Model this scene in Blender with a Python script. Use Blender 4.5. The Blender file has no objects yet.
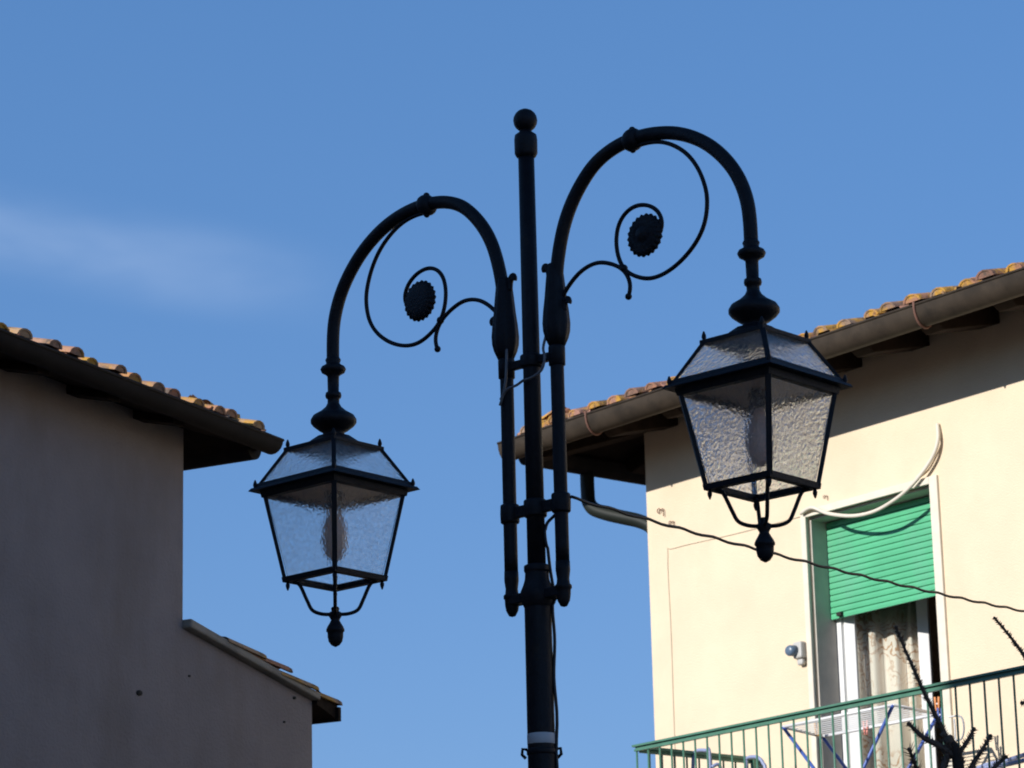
import bpy, bmesh, math, random
from mathutils import Vector, Matrix
R = math.radians
random.seed(11)
scene = bpy.context.scene
col = scene.collection

# ------------------------------------------------------------------ camera
FPX, PITCH, ROLL = 3113.0, R(15.2517), R(1.3846)
EYE = Vector((0, 0, 1.6))
cu, su, cp, sp = math.cos(ROLL), math.sin(ROLL), math.cos(PITCH), math.sin(PITCH)
r0, u0, f0 = Vector((1, 0, 0)), Vector((0, -sp, cp)), Vector((0, cp, sp))
rx, ux = r0 * cu - u0 * su, r0 * su + u0 * cu
cam_d = bpy.data.cameras.new('camera')
cam = bpy.data.objects.new('camera', cam_d)
col.objects.link(cam)
cam.matrix_world = Matrix(((rx.x, ux.x, -f0.x, EYE.x), (rx.y, ux.y, -f0.y, EYE.y), (rx.z, ux.z, -f0.z, EYE.z), (0, 0, 0, 1)))
cam_d.sensor_width = 36
cam_d.lens = 36 * FPX / 1024
cam_d.clip_end = 5000
cam_d.dof.use_dof = True
cam_d.dof.focus_distance = 12.5
cam_d.dof.aperture_fstop = 9
scene.camera = cam

# ------------------------------------------------------------------ sky, sun, exposure
SUN_EL = R(23.0)
AL = R(38.8)
sun_az = AL - R(2.5)                                  # sun nearly square to the cream facade
SH = Vector((-math.cos(sun_az), -math.sin(sun_az), 0))
SUN = (SH * math.cos(SUN_EL) + Vector((0, 0, math.sin(SUN_EL)))).normalized()
world = bpy.data.worlds.new('World')
scene.world = world
world.use_nodes = True
nt = world.node_tree
nt.nodes.clear()
def nd(t, kind, **kw):
    n = t.nodes.new(kind)
    for k, v in kw.items():
        if k in n.inputs: n.inputs[k].default_value = v
        else: setattr(n, k, v)
    return n
sky = nd(nt, 'ShaderNodeTexSky', sky_type='NISHITA', sun_disc=False)
sky.sun_elevation = SUN_EL
sky.sun_rotation = math.atan2(SUN.x, SUN.y)
sky.altitude = 200; sky.air_density = 1.0; sky.dust_density = 0.35; sky.ozone_density = 2.2
tc = nd(nt, 'ShaderNodeTexCoord')
mp = nd(nt, 'ShaderNodeMapping')
mp.inputs['Scale'].default_value = (7.0, 7.0, 20.0)
mp.inputs['Rotation'].default_value = (0, R(7), 0)
n1 = nd(nt, 'ShaderNodeTexNoise', Scale=2.3, Detail=3.0, Roughness=0.5, Distortion=0.3)
rp = nd(nt, 'ShaderNodeValToRGB')
rp.color_ramp.elements[0].position = 0.2; rp.color_ramp.elements[0].color = (0, 0, 0, 1)
rp.color_ramp.elements[1].position = 0.8; rp.color_ramp.elements[1].color = (0.85, 0.85, 0.85, 1)
mixc = nd(nt, 'ShaderNodeMixRGB')
mixc.inputs[2].default_value = (3.0, 4.5, 7.4, 1)
bg = nd(nt, 'ShaderNodeBackground', Strength=0.1)
wo = nd(nt, 'ShaderNodeOutputWorld')
L_ = nt.links.new
L_(tc.outputs['Generated'], mp.inputs['Vector']); L_(mp.outputs['Vector'], n1.inputs['Vector'])
L_(n1.outputs['Fac'], rp.inputs['Fac']); 
hs = nd(nt, 'ShaderNodeHueSaturation', Saturation=1.3, Value=1.2); L_(sky.outputs['Color'], hs.inputs['Color']); 
gm = nd(nt, 'ShaderNodeGamma', Gamma=0.45); L_(hs.outputs['Color'], gm.inputs['Color'])
tn = nd(nt, 'ShaderNodeMixRGB', blend_type='MULTIPLY'); tn.inputs[0].default_value = 1; tn.inputs[2].default_value = (1.30, 1.88, 2.95, 1)
L_(gm.outputs['Color'], tn.inputs[1])
cdir = (rx * ((60 - 512) / FPX) + ux * ((384 - 243) / FPX) + f0).normalized()
cnrm = (ux + rx * .17); cnrm = (cnrm - cdir * cnrm.dot(cdir)).normalized()
def dotw(v):
    n = nd(nt, 'ShaderNodeVectorMath', operation='DOT_PRODUCT'); n.inputs[1].default_value = v; L_(tc.outputs['Generated'], n.inputs[0]); return n.outputs['Value']
ab = nd(nt, 'ShaderNodeMath', operation='ABSOLUTE'); L_(dotw(cnrm), ab.inputs[0])
m1 = nd(nt, 'ShaderNodeMapRange'); m1.interpolation_type = 'SMOOTHERSTEP'
for k_, v_ in (('From Min', .021), ('From Max', .0), ('To Min', 0.0), ('To Max', 1.0)): m1.inputs[k_].default_value = v_
L_(ab.outputs[0], m1.inputs['Value'])
m2 = nd(nt, 'ShaderNodeMapRange'); m2.interpolation_type = 'SMOOTHERSTEP'
for k_, v_ in (('From Min', -.03), ('From Max', -.12), ('To Min', 0.0), ('To Max', 1.0)): m2.inputs[k_].default_value = v_
L_(dotw(rx), m2.inputs['Value'])
mk = nd(nt, 'ShaderNodeMath', operation='MULTIPLY'); L_(m1.outputs[0], mk.inputs[0]); L_(m2.outputs[0], mk.inputs[1])
mm_ = nd(nt, 'ShaderNodeMath', operation='MULTIPLY'); L_(rp.outputs['Color'], mm_.inputs[0]); L_(mk.outputs[0], mm_.inputs[1])
sx_ = nd(nt, 'ShaderNodeSeparateXYZ'); L_(tc.outputs['Generated'], sx_.inputs[0])
zr_ = nd(nt, 'ShaderNodeMapRange'); zr_.interpolation_type = 'SMOOTHSTEP'
for k_, v_ in (('From Min', .40), ('From Max', .95), ('To Min', 1.0), ('To Max', .4)): zr_.inputs[k_].default_value = v_
L_(sx_.outputs['Z'], zr_.inputs['Value'])
zm_ = nd(nt, 'ShaderNodeMixRGB', blend_type='MULTIPLY'); zm_.inputs[0].default_value = 1
L_(tn.outputs[0], zm_.inputs[1]); L_(zr_.outputs[0], zm_.inputs[2])
L_(zm_.outputs[0], mixc.inputs[1]); L_(mm_.outputs[0], mixc.inputs[0])
L_(mixc.outputs['Color'], bg.inputs['Color']); L_(bg.outputs['Background'], wo.inputs['Surface'])
sun_d = bpy.data.lights.new('sun', 'SUN')
sun_d.energy = 5.0; sun_d.angle = R(0.5); sun_d.color = (1.0, 0.96, 0.91)
sun = bpy.data.objects.new('sun', sun_d)
col.objects.link(sun)
sun.rotation_euler = (-SUN).to_track_quat('-Z', 'Y').to_euler()
sun.location = SUN * 60
scene.view_settings.view_transform = 'Standard'
scene.view_settings.look = 'None'
scene.view_settings.gamma = 1.0
scene.view_settings.use_curve_mapping = False
scene.view_settings.exposure = 0.0
scene.cycles.filter_width = 1.9
scene.cycles.max_bounces = 10
scene.cycles.transmission_bounces = 8
scene.cycles.transparent_max_bounces = 12

# ------------------------------------------------------------------ mesh helpers
def V(*a): return Vector(a)
class MB:
    def __init__(s): s.v, s.f, s.sm, s.rnd = [], [], [], []; s.cur = 0.5
    def _add(s, vs, fs, smooth):
        b = len(s.v); s.v += [tuple(v) for v in vs]
        for f in fs:
            s.f.append([b + i for i in f]); s.sm.append(smooth); s.rnd.append(s.cur)
        return s
    def quad(s, a, b, c, d): return s._add([a, b, c, d], [(0, 1, 2, 3)], False)
    def box(s, x0, x1, y0, y1, z0, z1):
        vs = [(x, y, z) for z in (z0, z1) for y in (y0, y1) for x in (x0, x1)]
        return s._add(vs, [(0, 2, 3, 1), (4, 5, 7, 6), (0, 1, 5, 4), (2, 6, 7, 3), (0, 4, 6, 2), (1, 3, 7, 5)], False)
    def hexa(s, lo, hi):                                # two matching polygons joined into a closed solid
        n = len(lo)
        return s._add(list(lo) + list(hi), [tuple(range(n))[::-1], tuple(range(n, 2 * n))] +
                      [(i, (i + 1) % n, n + (i + 1) % n, n + i) for i in range(n)], False)
    def bar(s, a, b, w, h, up=(0, 0, 1)):               # rectangular bar from a to b
        a, b = Vector(a), Vector(b); t = (b - a).normalized(); u = Vector(up)
        if abs(t.dot(u)) > .97: u = Vector((1, 0, 0))
        x = t.cross(u).normalized() * (w / 2); y = x.cross(t).normalized() * (h / 2)
        return s.hexa([a - x - y, a + x - y, a + x + y, a - x + y], [b - x - y, b + x - y, b + x + y, b - x + y])
    def tube(s, pts, rad, n=12, caps=True):
        pts = [Vector(p) for p in pts]; m = len(pts)
        rad = rad if isinstance(rad, (list, tuple)) else [rad] * m
        t0 = (pts[1] - pts[0]).normalized()
        u = t0.orthogonal().normalized(); vs = []
        for i, p in enumerate(pts):
            t = (pts[min(i + 1, m - 1)] - pts[max(i - 1, 0)]).normalized()
            u = (u - t * u.dot(t)).normalized(); w = t.cross(u)
            for k in range(n):
                a = 2 * math.pi * k / n
                vs.append(p + (u * math.cos(a) + w * math.sin(a)) * rad[i])
        fs = [(i * n + k, i * n + (k + 1) % n, (i + 1) * n + (k + 1) % n, (i + 1) * n + k) for i in range(m - 1) for k in range(n)]
        if caps: fs += [tuple(range(n))[::-1], tuple(range((m - 1) * n, m * n))]
        return s._add(vs, fs, True)
    def lathe(s, prof, o=(0, 0, 0), n=24, ax=((1, 0, 0), (0, 1, 0), (0, 0, 1)), wob=None):
        o = Vector(o); X, Y, Z = [Vector(a) for a in ax]; vs = []; m = len(prof)
        for j, (r, z) in enumerate(prof):
            for k in range(n):
                a = 2 * math.pi * k / n; rr = r * (wob(a, j) if wob else 1)
                vs.append(o + X * (rr * math.cos(a)) + Y * (rr * math.sin(a)) + Z * z)
        fs = [(i * n + k, i * n + (k + 1) % n, (i + 1) * n + (k + 1) % n, (i + 1) * n + k) for i in range(m - 1) for k in range(n)]
        fs += [tuple(range(n))[::-1], tuple(range((m - 1) * n, m * n))]
        return s._add(vs, fs, True)
    def ball(s, c, r, n=16, sc=1.0):
        return s.lathe([(max(1e-4, r * math.sin(math.pi * i / 10)), -r * sc * math.cos(math.pi * i / 10)) for i in range(11)], c, n)
    def build(s, name, mat, parent=None, loc=None, bevel=0):
        me = bpy.data.meshes.new(name); me.from_pydata(s.v, [], s.f); me.update()
        if name in ('glass_pane', 'roof_pane', 'pane', 'lantern', 'bulb'):
            bm = bmesh.new(); bm.from_mesh(me); bmesh.ops.recalc_face_normals(bm, faces=bm.faces); bm.to_mesh(me); bm.free()
        me.polygons.foreach_set('use_smooth', s.sm)
        at_ = me.attributes.new('rnd', 'FLOAT', 'FACE'); at_.data.foreach_set('value', s.rnd)
        o = bpy.data.objects.new(name, me); col.objects.link(o)
        me.materials.append(mat)
        if parent: o.parent = parent
        if loc is not None: o.location = loc
        if bevel:
            b = o.modifiers.new('bevel', 'BEVEL'); b.width = bevel; b.segments = 2; b.limit_method = 'ANGLE'
        return o
def tag(o, label=None, cat=None, group=None, kind=None):
    if label: o['label'] = label
    if cat: o['category'] = cat
    if group: o['group'] = group
    if kind: o['kind'] = kind
    return o
def empty(name, loc, rz, label, cat, group=None):
    o = bpy.data.objects.new(name, None); col.objects.link(o)
    o.location = loc; o.rotation_euler = (0, 0, rz); o.empty_display_size = .2
    return tag(o, label, cat, group)
def kids(o): return [c for c in bpy.data.objects if c.parent == o]
def copy_tree(o, parent):
    c = o.copy(); col.objects.link(c); c.parent = parent
    for ch in kids(o): copy_tree(ch, c)
    return c
def spline(pts, sub=6):
    pts = [Vector(p) for p in pts]; out = []
    for i in range(len(pts) - 1):
        p0, p1, p2, p3 = pts[max(i - 1, 0)], pts[i], pts[i + 1], pts[min(i + 2, len(pts) - 1)]
        for k in range(sub):
            t = k / sub
            out.append(.5 * ((2 * p1) + (p2 - p0) * t + (2 * p0 - 5 * p1 + 4 * p2 - p3) * t * t + (3 * p1 - p0 - 3 * p2 + p3) * t ** 3))
    return out + [pts[-1]]
def smooth_pts(p, it=2):
    p = [Vector(q) for q in p]
    for _ in range(it):
        p = [p[0]] + [(p[i - 1] + 2 * p[i] + p[i + 1]) / 4 for i in range(1, len(p) - 1)] + [p[-1]]
    return p

# ------------------------------------------------------------------ materials
def mat(name, base, rough=.6, metal=0, var=.0, vscale=6, bump=0, bscale=60, col2=None, c2pos=(.5, .7), c2scale=3, spec=None, streak=False):
    m = bpy.data.materials.new(name); m.use_nodes = True; t = m.node_tree; b = t.nodes['Principled BSDF']
    b.inputs['Roughness'].default_value = rough; b.inputs['Metallic'].default_value = metal
    if spec is not None: b.inputs['Specular IOR Level'].default_value = spec
    co = nd(t, 'ShaderNodeTexCoord')
    src = co.outputs['Object']
    rgb = nd(t, 'ShaderNodeRGB'); rgb.outputs[0].default_value = (*base, 1); out = rgb.outputs[0]
    if var:
        n = nd(t, 'ShaderNodeTexNoise', Scale=vscale, Detail=6.0, Roughness=.6); t.links.new(src, n.inputs['Vector'])
        mr = nd(t, 'ShaderNodeMapRange'); mr.inputs['From Min'].default_value = .3; mr.inputs['From Max'].default_value = .7
        mr.inputs['To Min'].default_value = 1 - var; mr.inputs['To Max'].default_value = 1 + var
        t.links.new(n.outputs['Fac'], mr.inputs['Value'])
        mx = nd(t, 'ShaderNodeMixRGB', blend_type='MULTIPLY'); mx.inputs[0].default_value = 1
        t.links.new(out, mx.inputs[1]); t.links.new(mr.outputs[0], mx.inputs[2]); out = mx.outputs[0]
    if col2:
        mp = nd(t, 'ShaderNodeMapping'); mp.inputs['Scale'].default_value = (1, 1, .35 if streak else 1)
        t.links.new(src, mp.inputs['Vector'])
        n = nd(t, 'ShaderNodeTexNoise', Scale=c2scale, Detail=8.0, Roughness=.65); t.links.new(mp.outputs[0], n.inputs['Vector'])
        r = nd(t, 'ShaderNodeValToRGB'); r.color_ramp.elements[0].position, r.color_ramp.elements[1].position = c2pos
        t.links.new(n.outputs['Fac'], r.inputs['Fac'])
        mx = nd(t, 'ShaderNodeMixRGB'); mx.inputs[2].default_value = (*col2, 1)
        t.links.new(r.outputs['Color'], mx.inputs[0]); t.links.new(out, mx.inputs[1]); out = mx.outputs[0]
    t.links.new(out, b.inputs['Base Color'])
    if bump:
        n = nd(t, 'ShaderNodeTexNoise', Scale=bscale, Detail=5.0, Roughness=.6); t.links.new(src, n.inputs['Vector'])
        bp = nd(t, 'ShaderNodeBump', Strength=bump, Distance=.02); t.links.new(n.outputs['Fac'], bp.inputs['Height'])
        t.links.new(bp.outputs[0], b.inputs['Normal'])
    return m
M = {}
M['iron'] = mat('black_paint', (.007, .008, .012), .5, var=.35, vscale=24, bump=.22, bscale=110, spec=.24, col2=(.022, .017, .014), c2pos=(.56, .72), c2scale=9)
M['cream'] = mat('cream_plaster', (.76, .622, .445), .9, var=.05, vscale=2.5, bump=.25, bscale=90, col2=(.68, .55, .385), c2pos=(.52, .85), c2scale=1.4)
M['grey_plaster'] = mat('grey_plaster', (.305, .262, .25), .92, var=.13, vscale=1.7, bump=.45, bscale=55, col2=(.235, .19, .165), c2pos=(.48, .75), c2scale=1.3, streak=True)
M['trim'] = mat('window_trim', (.72, .66, .54), .8, var=.08, vscale=9, bump=.1)
M['reveal'] = mat('reveal_cement', (.50, .46, .40), .9, var=.15, vscale=6, bump=.2, bscale=80)
M['shutter'] = mat('green_shutter', (.085, .43, .215), .5, var=.08, vscale=5, col2=(.12, .40, .24), c2scale=2.5, streak=True)
M['white'] = mat('white_paint', (.78, .78, .76), .45, var=.04)
M['gutter'] = mat('weathered_gutter', (.05, .038, .027), .6, metal=.1, var=.25, vscale=7, spec=.2, col2=(.026, .021, .016), c2scale=5)
M['gutter_dark'] = mat('dark_gutter', (.02, .016, .015), .75, var=.25, vscale=7, spec=.15)
M['rust'] = mat('rusty_strap', (.17, .08, .055), .75, var=.2)
M['wood'] = mat('dark_eaves_wood', (.022, .014, .010), .85, var=.3, vscale=9, bump=.2, spec=.15)
M['pipe'] = mat('brown_downpipe', (.013, .017, .013), .55, var=.2, spec=.25)
M['rail'] = mat('green_rail_paint', (.075, .20, .135), .4, var=.15, vscale=10)
M['rack_white'] = mat('white_wire', (.8, .8, .8), .4)
M['blue'] = mat('blue_tube', (.06, .12, .42), .4)
M['blue_grey'] = mat('pale_blue_tube', (.27, .32, .50), .4)
M['cable_white'] = mat('pale_cable', (.72, .66, .55), .55, var=.08)
M['cable_grey'] = mat('grey_cable', (.15, .15, .16), .5)
M['cable_black'] = mat('black_cable', (.012, .012, .014), .5)
M['tape'] = mat('white_tape', (.55, .55, .56), .5)
M['dark'] = mat('dark_hole', (.02, .018, .016), .9)
M['room'] = mat('room_paint', (.16, .13, .11), .9)
M['peg_orange'] = mat('orange_plastic', (.75, .28, .08), .5)
M['peg_pink'] = mat('pink_plastic', (.80, .30, .24), .5)
M['peg_amber'] = mat('amber_plastic', (.70, .36, .08), .5)
M['socket'] = mat('grey_plastic', (.50, .49, .46), .5)
M['socket_blue'] = mat('blue_grey_lid', (.10, .15, .22), .35)
M['bark'] = mat('dark_bark', (.03, .022, .016), .9, var=.3, vscale=15)
M['needle'] = mat('dry_needles', (.11, .078, .055), .85, var=.3, vscale=15)
M['reflector'] = mat('reflector_plate', (.50, .34, .22), .5, var=.35, vscale=9)
M['bulb'] = mat('frosted_bulb', (.74, .50, .40), .35)
M['paving'] = mat('stone_paving', (.17, .105, .06), .9, var=.2, vscale=1.2, bump=.3, bscale=8)
M['sill'] = mat('balcony_concrete', (.42, .39, .34), .9, var=.1, bump=.2)
M['conduit'] = mat('painted_conduit', (.58, .49, .36), .9, var=.1)
M['annex_edge'] = mat('pale_mortar_edge', (.31, .28, .235), .9, var=.2, vscale=8, bump=.4, bscale=40)

def tile_mat(name, hues, lichen, dirt):
    m = bpy.data.materials.new(name); m.use_nodes = True; t = m.node_tree; b = t.nodes['Principled BSDF']
    b.inputs['Roughness'].default_value = .92
    a = nd(t, 'ShaderNodeAttribute', attribute_name='rnd')
    r = nd(t, 'ShaderNodeValToRGB'); e = r.color_ramp.elements
    for i, h in enumerate(hues):
        x = e[i] if i < 2 else e.new(1)
        x.position = i / (len(hues) - 1); x.color = (*h, 1)
    t.links.new(a.outputs['Fac'], r.inputs['Fac'])
    co = nd(t, 'ShaderNodeTexCoord')
    n = nd(t, 'ShaderNodeTexNoise', Scale=4.5, Detail=7.0, Roughness=.7); t.links.new(co.outputs['Object'], n.inputs['Vector'])
    rr = nd(t, 'ShaderNodeValToRGB'); rr.color_ramp.elements[0].position = .50; rr.color_ramp.elements[1].position = .58
    t.links.new(n.outputs['Fac'], rr.inputs['Fac'])
    mx = nd(t, 'ShaderNodeMixRGB'); mx.inputs[2].default_value = (*lichen, 1)
    t.links.new(rr.outputs['Color'], mx.inputs[0]); t.links.new(r.outputs['Color'], mx.inputs[1])
    n2 = nd(t, 'ShaderNodeTexNoise', Scale=11.0, Detail=7.0, Roughness=.7); t.links.new(co.outputs['Object'], n2.inputs['Vector'])
    r2 = nd(t, 'ShaderNodeValToRGB'); r2.color_ramp.elements[0].position = .50; r2.color_ramp.elements[1].position = .64
    t.links.new(n2.outputs['Fac'], r2.inputs['Fac'])
    m2 = nd(t, 'ShaderNodeMixRGB'); m2.inputs[2].default_value = (*dirt, 1)
    t.links.new(r2.outputs['Color'], m2.inputs[0]); t.links.new(mx.outputs[0], m2.inputs[1])
    t.links.new(m2.outputs[0], b.inputs['Base Color'])
    bp = nd(t, 'ShaderNodeBump', Strength=.5, Distance=.02); t.links.new(n2.outputs['Fac'], bp.inputs['Height']); t.links.new(bp.outputs[0], b.inputs['Normal'])
    return m
M['tile'] = tile_mat('clay_roof_tiles', [(.34, .16, .10), (.42, .20, .12), (.34, .25, .18), (.26, .13, .09), (.46, .24, .18)], (.56, .30, .045), (.11, .08, .06))
M['tile_grey'] = tile_mat('weathered_roof_tiles', [(.46, .25, .14), (.36, .22, .14), (.52, .34, .19), (.48, .21, .12), (.44, .33, .24)], (.54, .29, .05), (.15, .11, .085))

def glass_mat(name, rough, bump, scale, milk, tint):
    m = bpy.data.materials.new(name); m.use_nodes = True; t = m.node_tree; b = t.nodes['Principled BSDF']
    b.inputs['Base Color'].default_value = (*tint, 1)
    b.inputs['Roughness'].default_value = rough; b.inputs['Transmission Weight'].default_value = 1; b.inputs['IOR'].default_value = 1.3
    co = nd(t, 'ShaderNodeTexCoord')
    v = nd(t, 'ShaderNodeTexVoronoi', feature='SMOOTH_F1', Scale=scale); t.links.new(co.outputs['Object'], v.inputs['Vector'])
    n = nd(t, 'ShaderNodeTexNoise', Scale=scale * .6, Detail=4.0, Roughness=.6); t.links.new(co.outputs['Object'], n.inputs['Vector'])
    ad = nd(t, 'ShaderNodeMath', operation='ADD'); t.links.new(v.outputs['Distance'], ad.inputs[0]); t.links.new(n.outputs['Fac'], ad.inputs[1])
    bp = nd(t, 'ShaderNodeBump', Strength=bump, Distance=.012); t.links.new(ad.outputs[0], bp.inputs['Height']); t.links.new(bp.outputs[0], b.inputs['Normal'])
    tr = nd(t, 'ShaderNodeBsdfTranslucent'); tr.inputs['Color'].default_value = (.95, .93, .93, 1); t.links.new(bp.outputs[0], tr.inputs['Normal'])
    # milkiness mottled at random over the sheet, so its rippled texture shows
    d = nd(t, 'ShaderNodeTexNoise', Scale=scale * .8, Detail=5.0, Roughness=.65); t.links.new(co.outputs['Object'], d.inputs['Vector'])
    mr = nd(t, 'ShaderNodeMapRange'); mr.inputs['From Min'].default_value = .35; mr.inputs['From Max'].default_value = .68
    mr.inputs['To Min'].default_value = 0; mr.inputs['To Max'].default_value = milk * 2
    t.links.new(d.outputs['Fac'], mr.inputs['Value'])
    mx = nd(t, 'ShaderNodeMixShader'); t.links.new(mr.outputs[0], mx.inputs[0])
    t.links.new(b.outputs[0], mx.inputs[1]); t.links.new(tr.outputs[0], mx.inputs[2])
    t.links.new(mx.outputs[0], t.nodes['Material Output'].inputs['Surface'])
    return m
M['glass'] = glass_mat('hammered_glass', .10, .15, 95, .09, (.99, .99, .99))
def window_glass():
    m = bpy.data.materials.new('window_glass'); m.use_nodes = True; t = m.node_tree; t.nodes.remove(t.nodes['Principled BSDF'])
    a = nd(t, 'ShaderNodeBsdfTransparent'); a.inputs[0].default_value = (.93, .95, .94, 1)
    g = nd(t, 'ShaderNodeBsdfGlossy', Roughness=.02)
    fr = nd(t, 'ShaderNodeFresnel', IOR=1.45)
    mx = nd(t, 'ShaderNodeMixShader'); t.links.new(fr.outputs[0], mx.inputs[0]); t.links.new(a.outputs[0], mx.inputs[1]); t.links.new(g.outputs[0], mx.inputs[2])
    t.links.new(mx.outputs[0], t.nodes['Material Output'].inputs['Surface'])
    return m
M['window_glass'] = window_glass()
def curtain_mat():
    m = bpy.data.materials.new('printed_curtain'); m.use_nodes = True; t = m.node_tree; b = t.nodes['Principled BSDF']
    b.inputs['Roughness'].default_value = .9
    co = nd(t, 'ShaderNodeTexCoord')
    w = nd(t, 'ShaderNodeTexWave', wave_type='RINGS', Scale=5.0, Distortion=26.0, Detail=3.0); w.inputs['Detail Scale'].default_value = 1.3
    t.links.new(co.outputs['Object'], w.inputs['Vector'])
    r = nd(t, 'ShaderNodeValToRGB'); r.color_ramp.elements[0].position = .78; r.color_ramp.elements[1].position = .9
    t.links.new(w.outputs['Fac'], r.inputs['Fac'])
    n = nd(t, 'ShaderNodeTexNoise', Scale=4.0); t.links.new(co.outputs['Object'], n.inputs['Vector'])
    r2 = nd(t, 'ShaderNodeValToRGB'); r2.color_ramp.elements[0].position = .42; r2.color_ramp.elements[1].position = .6
    t.links.new(n.outputs['Fac'], r2.inputs['Fac'])
    mu = nd(t, 'ShaderNodeMath', operation='MULTIPLY'); t.links.new(r.outputs['Color'], mu.inputs[0]); t.links.new(r2.outputs['Color'], mu.inputs[1])
    mx = nd(t, 'ShaderNodeMixRGB'); mx.inputs[1].default_value = (.86, .77, .68, 1); mx.inputs[2].default_value = (.58, .36, .23, 1)
    t.links.new(mu.outputs[0], mx.inputs[0]); t.links.new(mx.outputs[0], b.inputs['Base Color'])
    return m
M['curtain'] = curtain_mat()

# ------------------------------------------------------------------ the ground
g = MB(); g.box(-900, 900, -900, 900, -.3, 0)
tag(g.build('ground', M['paving']), kind='structure')

# ------------------------------------------------------------------ planes of the two houses
UR = V(math.sin(AL), -math.cos(AL), 0); NR = V(-math.cos(AL), -math.sin(AL), 0)
PC = V(.8673, 20, 0); RZ_R = math.atan2(UR.y, UR.x)
BE = R(27.4); UL = V(math.sin(BE), math.cos(BE), 0); NL = V(math.cos(BE), -math.sin(BE), 0)
LC = V(-1.6731, 15.3, 0); RZ_L = math.atan2(UL.y, UL.x)
def ray(px, py):
    U, Vv = px - 512, 384 - py
    return (rx * (U / FPX) + ux * (Vv / FPX) + f0).normalized()
def on_plane(px, py, P0, N):
    d = ray(px, py); return EYE + d * ((P0 - EYE).dot(N) / d.dot(N))
def fr(px, py, w=0):                                   # a spot on the cream house: metres along the wall, height
    P = on_plane(px, py, PC + NR * w, NR) - PC; return P.dot(UR), P.z
def fl(px, py, w=0):
    P = on_plane(px, py, LC + NL * w, NL) - LC; return P.dot(UL), P.z

def tiled_plane(mb, o, xdir, up, x0, x1, length, inside, pitch=.19, r=.064, expo=.33, z_off=0.0, jit=1.0):
    """clay tiles: a dipped channel between rounded covers, row over row, climbing from the eave; inside(x, s) keeps the tiles on the face"""
    nrm = xdir.cross(up).normalized()
    if nrm.z < 0: nrm = -nrm
    ncol = int((x1 - x0) / pitch); nrow = int(length / expo) + 1
    for i in range(ncol):
        xc = x0 + (i + .5) * pitch
        for j in range(nrow):
            s0 = j * expo
            if not inside(xc, s0 + .1): continue
            for cover in (True, False):
                mb.cur = random.random()
                dx = random.uniform(-.013, .013) * jit; ds = random.uniform(-.045, .03) * jit; dn = random.uniform(-.010, .012) * jit
                tw = random.uniform(-.012, .012) * jit
                rr = r * random.uniform(.88, 1.12); n = 7
                xx = xc + dx + (0 if cover else pitch / 2)
                a0 = s0 + ds + (-.03 if cover else .0); a1 = a0 + expo + .09
                lo, hi, lo2, hi2 = [], [], [], []
                for k in range(n):
                    a = math.pi * k / (n - 1)
                    for (lst, lst2, ss, rad, lift) in ((lo, lo2, a0, rr, .020), (hi, hi2, a1, rr * .84, .0)):
                        for (L__, rd) in ((lst, rad), (lst2, rad - .015)):
                            h = rd * math.sin(a) * .66; 
                            if not cover: h = .018 - h * .75 + .03
                            else: h = h + .036
                            L__.append(o + xdir * (xx + rd * math.cos(a) + tw * (ss - a0)) + up * ss + nrm * (h + lift + dn + z_off))
                mb._add(lo + hi + lo2 + hi2,
                        [(k, k + 1, n + k + 1, n + k) for k in range(n - 1)] + [(2 * n + k + 1, 2 * n + k, 3 * n + k, 3 * n + k + 1) for k in range(n - 1)], True)
                mb._add(lo + lo2, [(k + 1, k, n + k, n + k + 1) for k in range(n - 1)], False)
                if j == 0 and cover: mb._add([p + up * .004 for p in lo], [tuple(range(n))], False)
    mb.cur = .5

def half_gutter(mb, a, b, r, down=(0, 0, -1), n=10, th=.006, deep=1.0):
    a, b = Vector(a), Vector(b); t = (b - a).normalized(); d = Vector(down); x = t.cross(d).normalized()
    def ring(p, rad): return [p + x * (rad * math.cos(math.pi * k / n)) + d * (rad * deep * math.sin(math.pi * k / n)) for k in range(n + 1)]
    o0, o1, i0, i1 = ring(a, r), ring(b, r), ring(a, r - th), ring(b, r - th); m = n + 1
    mb._add(o0 + o1, [(k, k + 1, m + k + 1, m + k) for k in range(n)], True)
    mb._add(i0 + i1, [(k + 1, k, m + k, m + k + 1) for k in range(n)], True)
    for q in (0, n): mb.quad(o0[q], o1[q], i1[q], i0[q])
    mb._add(o0, [tuple(range(m))], False); mb._add(o1, [tuple(range(m))[::-1]], False)
    mb.tube([o0[0], o1[0]], .008, 6); mb.tube([o0[n], o1[n]], .008, 6)

# ================================================================== CREAM HOUSE (local: x along facade from far corner, y into the house, z up)
house = empty('house', PC, RZ_R, 'cream plastered house with green roller shutter, balcony and tiled eaves at right', 'house')
HL, HD, HT = 11.0, 8.0, 6.80
wx0, wx1, wz0, wz1 = 1.50, 2.56, 3.45, 5.83            # opening inside its trim
m = MB(); T = .34
m.box(0, wx0, 0, T, 0, HT); m.box(wx1, HL, 0, T, 0, HT); m.box(wx0, wx1, 0, T, wz1, HT); m.box(wx0, wx1, 0, T, 0, wz0)
m.box(0, T, T, HD, 0, HT); m.box(HL - T, HL, T, HD, 0, HT); m.box(T, HL - T, HD - T, HD, 0, HT)
m.build('wall', M['cream'], house)
m = MB(); m.box(T + .01, 5, T + .01, 4.5, 3.2, wz0 - .004); m.box(T + .01, 5, 4.5, 4.6, wz0, 6.3); m.box(5, 5.1, T + .01, 4.5, wz0, 6.3); m.box(T + .01, 5, T + .01, 4.5, 6.3, 6.36)
m.build('room', M['room'], house)
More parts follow.
